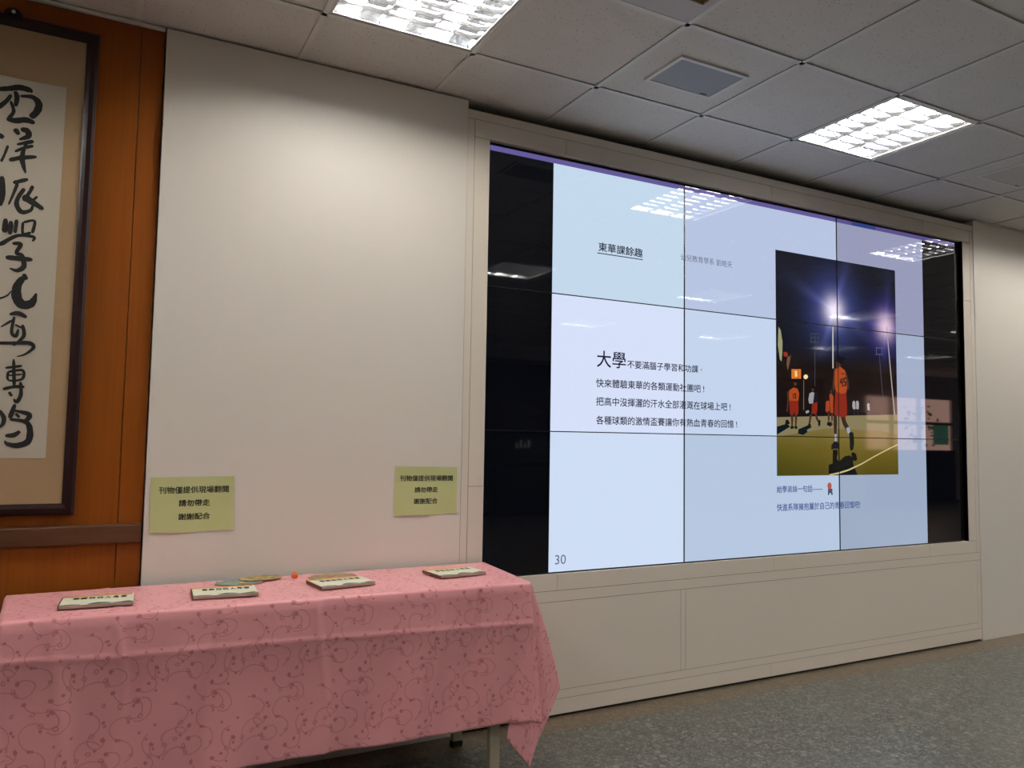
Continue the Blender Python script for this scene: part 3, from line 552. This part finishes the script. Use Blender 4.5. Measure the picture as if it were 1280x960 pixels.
# the basketball photo on the slide
PX0, PX1, PZ0, PZ1 = 1.850, 2.900, .440, 1.730
def photo_bg():
    t = NT('night_court_photo'); p = t.pos()
    s = t.n('ShaderNodeSeparateXYZ'); t.l(p, s.inputs[0]); X, Z = s.outputs[0], s.outputs[2]
    def glow(cx, cz, sig, col, rays):
        dx = t.math('SUBTRACT', X, cx); dz = t.math('SUBTRACT', Z, cz)
        r2 = t.math('ADD', t.math('MULTIPLY', dx, dx), t.math('MULTIPLY', dz, dz))
        g = t.math('EXPONENT', t.math('DIVIDE', t.math('MULTIPLY', r2, -1), sig*sig))
        g2 = t.math('EXPONENT', t.math('DIVIDE', t.math('MULTIPLY', r2, -1), .074*.074))
        th = t.math('ARCTAN2', dz, dx)
        ry = t.math('POWER', t.math('ABSOLUTE', t.math('COSINE', t.math('MULTIPLY_ADD', th, 2, rays))), 26)
        ry = t.math('MULTIPLY', ry, t.math('EXPONENT', t.math('MULTIPLY', t.math('SQRT', r2), -7)))
        return g, g2, ry
    a = glow(2.330, 2.082, .19, 0, .8); b = glow(2.800, 2.02, .14, 0, .2)
    sky = t.mix(t.noise(p, 2.5, 2), lin((8, 12, 24)), lin((14, 18, 30)))
    c = sky
    def add(c, f, col, k):
        m = t.n('ShaderNodeMix', data_type='RGBA', blend_type='ADD'); t.put(m.inputs[0], t.math('MULTIPLY', f, k)); t.l(c, m.inputs[6]); m.inputs[7].default_value = lin(col); return m.outputs[2]
    c = add(c, a[0], (66, 78, 150), .85); c = add(c, a[2], (110, 120, 190), .55); c = add(c, a[1], (240, 226, 220), 1.0)
    c = add(c, b[0], (60, 50, 150), .8); c = add(c, b[2], (90, 90, 190), .4); c = add(c, b[1], (236, 206, 190), .85)
    # dark trees and buildings below the lamps
    bt = t.mix(t.noise(t.scale(p, (6, 1, 14)), 1, 3), lin((10, 8, 8)), lin((34, 22, 18)))
    f = t.math('MULTIPLY_ADD', Z, -9, 16.6, clamp=True)
    c = t.mix(f, c, bt)
    # court
    u = t.math('MULTIPLY_ADD', Z, 1/.34, -1.10/.34, clamp=True)
    n = t.noise(t.scale(p, (3, 1, 6)), 1, 3)
    ct = t.ramp(u, [(0, lin((86, 76, 22))), (.45, lin((112, 98, 34))), (.7, lin((128, 112, 56))), (1, lin((132, 122, 86)))])
    gr = t.math('MULTIPLY', t.math('MULTIPLY_ADD', X, -2.2, 5.1, clamp=True), t.math('MULTIPLY_ADD', Z, -4, 5.6, clamp=True))
    ct = t.mix(t.math('MULTIPLY', gr, .55), ct, lin((52, 64, 16)))
    ct = t.mix(t.math('MULTIPLY', n, .4), ct, lin((84, 66, 22)))
    isct = t.math('LESS_THAN', Z, 1.435)
    c = t.mix(isct, c, ct)
    t.set(base=(.002, .002, .003, 1), rough=.045, spec=.62, emit=c, estr=1.0); return t.m
M['photo_bg'] = photo_bg()
ph = vrect('slide_photo', PX0, PX1, PZ0, PZ1, -.0010, 'photo_bg', vw)
PC = dict(backboard=(150, 150, 112), ball=(150, 50, 30), arm=(112, 76, 56), litwin=(214, 116, 44), litcore=(250, 200, 120), litbar=(120, 60, 20), lamp=(250, 220, 170), post=(120, 100, 80),
  tower=(70, 76, 90), towerT=(70, 76, 90), towerpole=(66, 66, 80), tower2=(96, 96, 130), bright=(190, 186, 180), bright2=(170, 160, 160), crowd=(22, 18, 18), far=(160, 160, 160), fard=(40, 36, 40), dark=(26, 26, 30),
  court_light=(132, 122, 88), sh=(14, 24, 28), skin=(74, 46, 34), hair=(16, 14, 16), orange=(168, 72, 30), orange2=(160, 66, 34), num=(34, 20, 20), red=(132, 38, 22), shoe=(22, 22, 24), white=(150, 150, 156), leg=(58, 38, 26), sock=(150, 160, 180), shd=(10, 14, 12), arc=(198, 186, 130))
PM = {k: screen('photo_'+k, v) for k, v in PC.items()}
for k, (nm, pts) in enumerate(PHOTO):
    flat_poly('photo_figure', [(min(max(x, PX0), PX1), max(z-Z0, PZ0)) for x, z in pts], -.0012-.000035*k, PM[nm], ph)

# ------------------------------------------------------------------ framed calligraphy
fx, fz = -1.86, 1.87
fr = thing('framed_calligraphy', 'tall dark framed brush calligraphy hanging on the orange wood wall', 'picture', (fx, 0, fz))
OL, OR_, OT, OB = -2.13-fx, -1.592-fx, 2.742-fz, .996-fz
def moulding(x0, x1, z0, z1, w_):
    bm = bmesh.new()
    prof = [(0, 0), (0, -.022), (.25, -.031), (.6, -.030), (.85, -.022), (1, -.019), (1, -.004)]
    rings = []
    for t_, y in prof:
        e = w_*t_
        rings.append([bm.verts.new(p) for p in ((x0+e, y, z0+e), (x1-e, y, z0+e), (x1-e, y, z1-e), (x0+e, y, z1-e))])
    for a, b in zip(rings, rings[1:]):
        for k in range(4): bm.faces.new((a[k], a[(k+1) % 4], b[(k+1) % 4], b[k]))
    return bm
obj('frame', moulding(OL, OR_, OB, OT, .040), 'dark_wood', fr)
bobj('mount_board', 'mount', [(OL+.035, OR_-.035, -.014, -.004, OB+.035, OT-.035)], fr)
bobj('art_paper', 'paper_white', [(-2.035-fx, -1.688-fx, -.0152, -.0141, 1.193-fz, 2.522-fz)], fr)
bm = bmesh.new(); n_ = 14
for k in range(2):
    pass
vs0 = []; 
for y in (-.026, -.012):
    vs0.append([bm.verts.new(((.028)*math.cos(PI*k/n_), y, OT-.002+.026*math.sin(PI*k/n_))) for k in range(n_+1)])
bm.faces.new(vs0[0]); bm.faces.new(vs0[1][::-1])
for k in range(n_): bm.faces.new((vs0[0][k], vs0[0][k+1], vs0[1][k+1], vs0[1][k]))
bm.faces.new((vs0[0][n_], vs0[0][0], vs0[1][0], vs0[1][n_]))
hk = obj('hanger', bm, 'dark_wood', fr)
bm = bmesh.new(); tube(bm, (0, -.029, OT+.010), (0, -.026, OT+.010), .006, 10); obj('screw', bm, 'metal_white', hk)
# brush strokes: swelling ribbons
bm = bmesh.new(); rnd = random.Random(3)
def catmull(L, n=6):
    P = [L[0]]+L+[L[-1]]; out = []
    for k in range(1, len(P)-2):
        p0, p1, p2, p3 = P[k-1:k+3]
        for s in range(n):
            t_ = s/n
            out.append(tuple(.5*(2*b+(c-a)*t_+(2*a-5*b+4*c-d)*t_**2+(3*b-a-3*c+d)*t_**3) for a, b, c, d in zip(p0, p1, p2, p3)))
    out.append(L[-1]); return out
dpt = 0
for L in STROKES:
    if len(L) == 1: continue
    dpt += 1; y = -.0158-.000012*dpt
    pts = catmull([tuple(q) for q in L]); lv, rv = [], []
    if len(pts) < 2: continue
    # rounded ends
    ext = []
    for idx, (x, z, w_) in enumerate(pts):
        a = pts[max(idx-1, 0)]; b = pts[min(idx+1, len(pts)-1)]
        dx, dz = b[0]-a[0], b[1]-a[1]; l_ = math.hypot(dx, dz) or 1; dx /= l_; dz /= l_
        e = 1.0 if 0 < idx < len(pts)-1 else .55
        h = max(w_*1.35, .003)*.5*e*(.93+.14*rnd.random())
        if idx == 0: x -= dx*h*.8; z -= dz*h*.8
        if idx == len(pts)-1: x += dx*h*.8; z += dz*h*.8
        lv.append(bm.verts.new((x-fx-dz*h, y, z-fz+dx*h))); rv.append(bm.verts.new((x-fx+dz*h, y, z-fz-dx*h)))
    for k in range(len(lv)-1): bm.faces.new((lv[k], lv[k+1], rv[k+1], rv[k]))
o = obj('brush_writing', bm, 'brush_ink', fr)

# ------------------------------------------------------------------ taped notices
def note(label, TL, TR, BR, BL, lines, seed):
    cx, cz = (TL[0]+BR[0])/2, (TL[1]+BR[1])/2
    t = thing('paper_notice', label, 'notice', (cx, -.022, cz), 'green paper notices on the white wall')
    rn = random.Random(seed); ph_ = rn.random()*6
    def P(u, v, off=0):   # u right, v up, 0..1
        x = (BL[0]*(1-u)+BR[0]*u)*(1-v)+(TL[0]*(1-u)+TR[0]*u)*v
        z = (BL[1]*(1-u)+BR[1]*u)*(1-v)+(TL[1]*(1-u)+TR[1]*u)*v
        z += .0016*math.sin(u*9+ph_)*(1-v)**4
        y = -.0012-.0035*(1-v)**3*(1+math.sin(u*7+ph_))*.5-.0018*max(0, v-.85)/.15*(1+math.sin(u*5+ph_+1))*.5-.0008*math.sin(u*4+v*5)**2
        return (x-cx, y-off, z-cz)
    bm = bmesh.new(); nu, nv = 28, 20
    g = [[bm.verts.new(P(i/nu, j/nv)) for i in range(nu+1)] for j in range(nv+1)]
    for j in range(nv):
        for i in range(nu): bm.faces.new((g[j][i], g[j][i+1], g[j+1][i+1], g[j+1][i]))
    o = obj('sheet', bm, 'note_paper', t, smooth=True)
    for body, (x0, x1, z0, z1) in lines:
        W_, H_ = (TR[0]-TL[0]), (TL[1]-BL[1])
        u0, u1 = (x0-TL[0])/W_, (x1-TL[0])/W_; v0, v1 = (z0-BL[1])/H_, (z1-BL[1])/H_
        text('lettering', body, 'ink', t, .016, (u0, u1, v0, v1), lambda u, v: P(u, v, .0005))
    return t
note('left of two pale green paper notices taped to the white wall, by the wood', (-1.352, 1.124), (-1.0595, 1.1265), (-1.0545, .9215), (-1.347, .9195),
     [('刊物僅提供現場翻閱', (-1.324, -1.080, 1.063, 1.088)), ('請勿帶走', (-1.255, -1.147, 1.0148, 1.039)), ('謝謝配合', (-1.2555, -1.146, .965, .9886))], 1)
note('right of two pale green paper notices taped to the white wall, next to the screen', (-.411, 1.1615), (-.123, 1.158), (-.1237, .955), (-.4129, .951),
     [('刊物僅提供現場翻閱', (-.3876, -.144, 1.0988, 1.123)), ('請勿帶走', (-.320, -.2135, 1.049, 1.073)), ('謝謝配合', (-.3217, -.2135, .999, 1.0235))], 2)

# ------------------------------------------------------------------ table
CT = .7400       # top of cloth
tb = thing('folding_table', 'long folding table with beige legs hidden under the pink cloth', 'table', (-.9, -.28, 0))
tx, ty = -.9, -.28
def tbx(name, m, boxes, bev=0): return bobj(name, m, [(a-tx, b-tx, c-ty, d-ty, e, f) for a, b, c, d, e, f in boxes], tb, bev=bev)
tbx('tabletop', 'table_board', [(-1.745, -.045, -.475, -.08, .708, .7365)], bev=.004)
tbx('apron', 'leg_beige', [(-1.68, -.10, -.46, -.445, .660, .7075), (-1.68, -.10, -.11, -.095, .660, .7075)])
for x in (-.145, -1.655):
    for y in (-.462, -.118):
        lg = tbx('leg', 'leg_beige', [(x-.021, x+.021, y-.014, y+.014, .022, .7075)], bev=.003)
        ft = bobj('foot', 'black_rubber', [(x-.022-tx, x+.022-tx, y-.019-ty, y+.019-ty, 0, .0225)], lg, bev=.004)
    tbx('crossbar', 'leg_beige', [(x-.010, x+.010, -.447, -.133, .30, .325)])
    s = 1 if x > -1 else -1
    bm = bmesh.new(); a = Vector((x-s*.02-tx, -.462-ty, .250)); b = Vector((x-s*.20-tx, -.462-ty, .70)); tube(bm, a, b, .009, 8); obj('brace', bm, 'leg_beige', tb)
    # gusset where the brace meets the leg
    bm = bmesh.new(); q = [(x-s*.0175-tx, .26), (x-s*.07-tx, .36), (x-s*.0175-tx, .40)]
    f0 = [bm.verts.new((px, -.470-ty, pz)) for px, pz in q]; f1 = [bm.verts.new((px, -.466-ty, pz)) for px, pz in q]
    bm.faces.new(f0); bm.faces.new(f1[::-1])
    for k in range(3): bm.faces.new((f0[k], f0[(k+1) % 3], f1[(k+1) % 3], f1[k]))
    obj('gusset', bm, 'leg_beige', tb)

# ------------------------------------------------------------------ tablecloth
FL_, FR_, BR_, BL_ = Vector((-1.755, -.490, CT)), Vector((-.038, -.541, CT)), Vector((.004, -.047, CT)), Vector((-1.775, -.066, CT))
CW, CD_, DR = 1.72, .46, .515
def topP(u, v):
    a = FL_.lerp(FR_, u); b = BL_.lerp(BR_, u); return a.lerp(b, v)
# hem of the hanging corner, from the front hem round to the end hem: offsets from the table corner (x, y, drop)
HEM = [(0.0, .006, -.018, .520), (.09, .040, -.034, .523), (.20, .000, -.020, .515), (.30, -.082, -.004, .505), (.38, -.090, .006, .575), (.50, .012, .010, .695), (.60, .050, .018, .61), (.70, .096, .020, .535), (.82, .165, .040, .425), (.92, .14, .09, .46), (1.0, .030, .16, .515)]
def hem(f):
    for (a, *p), (b, *q) in zip(HEM, HEM[1:]):
        if f <= b:
            t_ = (f-a)/(b-a); t_ = t_*.6+(t_*t_*(3-2*t_))*.4
            return Vector([x+(y-x)*t_ for x, y in zip(p, q)])
    return Vector(HEM[-1][1:])
def gauss(x, c, s): return math.exp(-((x-c)/s)**2)
def front_off(a, s):      # how far the front drop stands out at cloth x a, drop s
    g = s/DR; cr = .140-.012*math.sin(a*2.2+.6)-(.022 if a < .3 else 0)*(1-a/.3)
    y = .004+.012*min(s/.03, 1)*.5
    y += .006*gauss(s, cr, .06)+.0042*gauss(s, cr, .006)
    y += g*(.006*math.sin(a*11+1)+.005*math.sin(a*23+2*s*6)+.003*math.sin(a*41+1.3))
    for c, w_, k in ((.31, .010, .006), (.56, .012, -.005), (.93, .010, .006), (1.50, .014, -.006), (.155, .02, .005), (1.33, .012, .003)):
        y += k*gauss(a+.02*math.sin(s*9+c*8), c, w_)*min(1, s/.05)
    return y
def cloth_pt(a, b):
    sx_ = max(a-CW, 0, -a); sy = max(-b, 0); u = min(max(a/CW, 0), 1); v = min(max(b/CD_, 0), 1)
    P = topP(u, v)
    if sx_ == 0 and sy == 0:
        ed = min(b, CD_-b, a, CW-a)
        P.z += .0012*math.sin(a*19+b*8)*math.sin(b*21+a*3)*min(1, ed/.04)+.0022*gauss(a+.05*b, .31, .012)+.002*gauss(a-.08*b, .93, .012)+.002*gauss(a+.1*b, 1.33, .010)-.0012*gauss(ed, 0, .006)
        return P
    if sx_ == 0:
        return P+Vector((.0, -front_off(a, sy), -sy))
    sg = 1 if a > CW else -1
    if sy == 0:
        g = sx_/DR
        o_ = .006+g*(.028+.014*math.sin(b*17))
        hv = hem(1.0); kx = max(0, 1-b/.16)
        return P+Vector((sg*(o_*(1-kx)+hv.x*g*kx*1.0+.0), (hv.y*g)*kx, -sx_+(0 if not kx else 0)))
    rho = math.hypot(sx_, sy); f = math.atan2(sx_, sy)/(PI/2)
    rmax = DR/max(math.sin(f*PI/2), math.cos(f*PI/2)); t_ = rho/rmax
    hv = hem(f); Cn = topP(u, 0)
    bulge = .010*math.sin(PI*min(t_, 1))
    y0 = front_off(CW if sg > 0 else 0, sy)*(1-min(f/.12, 1))
    return Cn+Vector((sg*(hv.x*t_+(bulge if f > .6 else 0)), hv.y*t_**1.1*(1 if sg > 0 else 1)-y0*.6-.004, -hv.z*t_))
bm = bmesh.new(); uvl = bm.loops.layers.uv.new('UVMap')
def axis(lo, hi, marks, step):
    out = []; pts = sorted(set([lo, hi]+marks))
    for a, b in zip(pts, pts[1:]):
        n = max(1, round((b-a)/step)); out += [a+(b-a)*k/n for k in range(n)]
    return out+[hi]
ax = axis(-DR, CW+DR, [0, CW, -.012, CW+.012], .009); ay = axis(-DR, CD_, [0, -.012, .012, CD_-.01], .008)
grid = [[bm.verts.new(cloth_pt(a, b)) for a in ax] for b in ay]
for j in range(len(ay)-1):
    for i in range(len(ax)-1):
        f = bm.faces.new((grid[j][i], grid[j][i+1], grid[j+1][i+1], grid[j+1][i])); f.smooth = True
        for lp, (aa, bb) in zip(f.loops, ((ax[i], ay[j]), (ax[i+1], ay[j]), (ax[i+1], ay[j+1]), (ax[i], ay[j+1]))): lp[uvl].uv = (aa+.6, bb+.7)
me = bpy.data.meshes.new('tablecloth'); bm.to_mesh(me); bm.free(); me.materials.append(M['cloth'])
tc = bpy.data.objects.new('tablecloth', me); C.objects.link(tc)
sol = tc.modifiers.new('thickness', 'SOLIDIFY'); sol.thickness = .0012; sol.offset = 1 if False else -1
tc['label'] = 'pink floral tablecloth draped over the long table, hanging in a point at its right corner'; tc['category'] = 'tablecloth'

# ------------------------------------------------------------------ booklets
BZ = CT+.0035
def booklet(label, A, B_, Cc, D, seed):
    """A back left, B back right, C front right, D front left"""
    A, B_, Cc, D = [Vector((p[0], p[1], 0)) for p in (A, B_, Cc, D)]
    ctr = (A+B_+Cc+D)/4; t = thing('booklet', label, 'book', (ctr.x, ctr.y, BZ), 'booklets laid out on the pink cloth')
    ex = ((B_-A)+(Cc-D))/2; ang = math.atan2(ex.y, ex.x); t.rotation_euler = (0, 0, ang)
    w_, d_, h = .208, .150, .011
    x0, x1, y0, y1 = -w_/2, w_/2, -d_/2, d_/2
    bobj('pages', 'pages', [(x0+.003, x1-.0015, y0+.0015, y1-.0015, .0012, h-.0012)], t)
    cv = bobj('cover', 'cover', [(x0, x1, y0, y1, h-.0011, h)], t, bev=.0003)
    bobj('back_cover', 'spine', [(x0, x1, y0, y1, 0, .0011)], t)
    bobj('spine', 'spine', [(x0-.0008, x0+.0028, y0, y1, .0, h)], t)
    tp = lambda off: (lambda u, q: (u, q, h+off))
    def flatp(name, pts, m, off):
        bm = bmesh.new(); vs = [bm.verts.new((x, y, h+off)) for x, y in pts]; f = bm.faces.new(vs); f.normal_update()
        if f.normal.z < 0: f.normal_flip()
        bmesh.ops.triangulate(bm, faces=[f]); me_ = bpy.data.meshes.new(name); bm.to_mesh(me_); bm.free(); me_.materials.append(M[m])
        o = bpy.data.objects.new(name, me_); C.objects.link(o); o.parent = cv
    flatp('colour_stripe', [(x0, y1-.022), (x1-.006, y1-.022), (x1-.006, y1), (x0, y1)], 'cover_stripe', .0003)
    def hill(xa, xb, hh, m, off, n=12, sk=1.):
        pts = [(xa+(xb-xa)*k/n, y0+.006+hh*math.sin(PI*(k/n)**sk)**.8) for k in range(n+1)]
        flatp('printed_hill', [(xa, y0)]+pts+[(xb, y0)], m, off)
    hill(x0+.0, x0+.060, .008, 'hill', .0003); hill(x0+.080, x0+.146, .024, 'hill_pale', .0003); hill(x0+.084, x0+.118, .016, 'hill', .0005); hill(x0+.150, x1, .014, 'hill', .0003, sk=1.8); hill(x1-.035, x1, .018, 'hill_pale', .0002)
    text('title', '華 師 四 四 人 角 面', 'ink', cv, .03, (x0+.034, x1-.022, y1-.066, y1-.034), tp(.0006))
    return t
booklet('booklet nearest the left end of the pink table', (-1.614, -.248), (-1.403, -.257), (-1.404, -.418), (-1.608, -.402), 1)
booklet('second booklet from the left on the pink cloth, before the blue and gold fans', (-1.223, -.247), (-1.022, -.255), (-1.026, -.435), (-1.227, -.417), 2)
booklet('third booklet from the left, overlapping the brown round fan', (-.820, -.262), (-.603, -.232), (-.613, -.390), (-.828, -.410), 3)
booklet('booklet at the right end of the pink table, nearest the screen', (-.347, -.215), (-.130, -.195), (-.139, -.352), (-.358, -.375), 4)

# ------------------------------------------------------------------ round hand fans lying on the cloth
def fan(label, cx, cy, rx, ry, rot, m, z, seed):
    t = thing('paper_fan', label, 'fan', (cx, cy, z), 'round printed fans on the pink cloth'); t.rotation_euler = (0, 0, rot)
    rn = random.Random(seed); bm = bmesh.new(); n = 36; ring = []
    for zz in (0, .0022):
        ring.append([bm.verts.new((rx*math.cos(2*PI*k/n)*(1+.05*math.sin(k*2.1+seed)), ry*math.sin(2*PI*k/n)*(1+.05*math.sin(k*1.7+seed)), zz)) for k in range(n)])
    bm.faces.new(ring[0][::-1]); bm.faces.new(ring[1])
    for k in range(n): bm.faces.new((ring[0][k], ring[0][(k+1) % n], ring[1][(k+1) % n], ring[1][k]))
    o = obj('fan_leaf', bm, m, t)
    bm = bmesh.new(); lathe(bm, [(.010, 0), (.010, .0012), (.006, .0022)], (0, -ry*.55, .0022), 14); obj('rivet', bm, 'cover_stripe', t)
    return t
fan('blue green round printed fan partly behind the second booklet', -1.045, -.150, .085, .055, .05, 'fan_blue', BZ+.000, 1)
fan('gold round printed fan lying on the blue one, behind the second booklet', -.965, -.118, .078, .048, .1, 'fan_gold', BZ+.0036, 2)
fan('brown round printed fan tucked behind the third booklet', -.705, -.165, .092, .060, .12, 'fan_brown', BZ, 5)

# small orange stamp-like pot
t = thing('glue_pot', 'tiny orange plastic pot standing between the fans on the pink cloth', 'pot', (-.842, -.135, BZ))
bm = bmesh.new(); lathe(bm, [(.010, 0), (.0125, .002), (.0125, .011), (.011, .013)], n=20); obj('body', bm, 'orange', t, smooth=False)
bm = bmesh.new(); lathe(bm, [(.0095, .0132), (.0105, .0145), (.0095, .022), (.005, .0245)], n=20); obj('cap', bm, 'orange_pale', t)
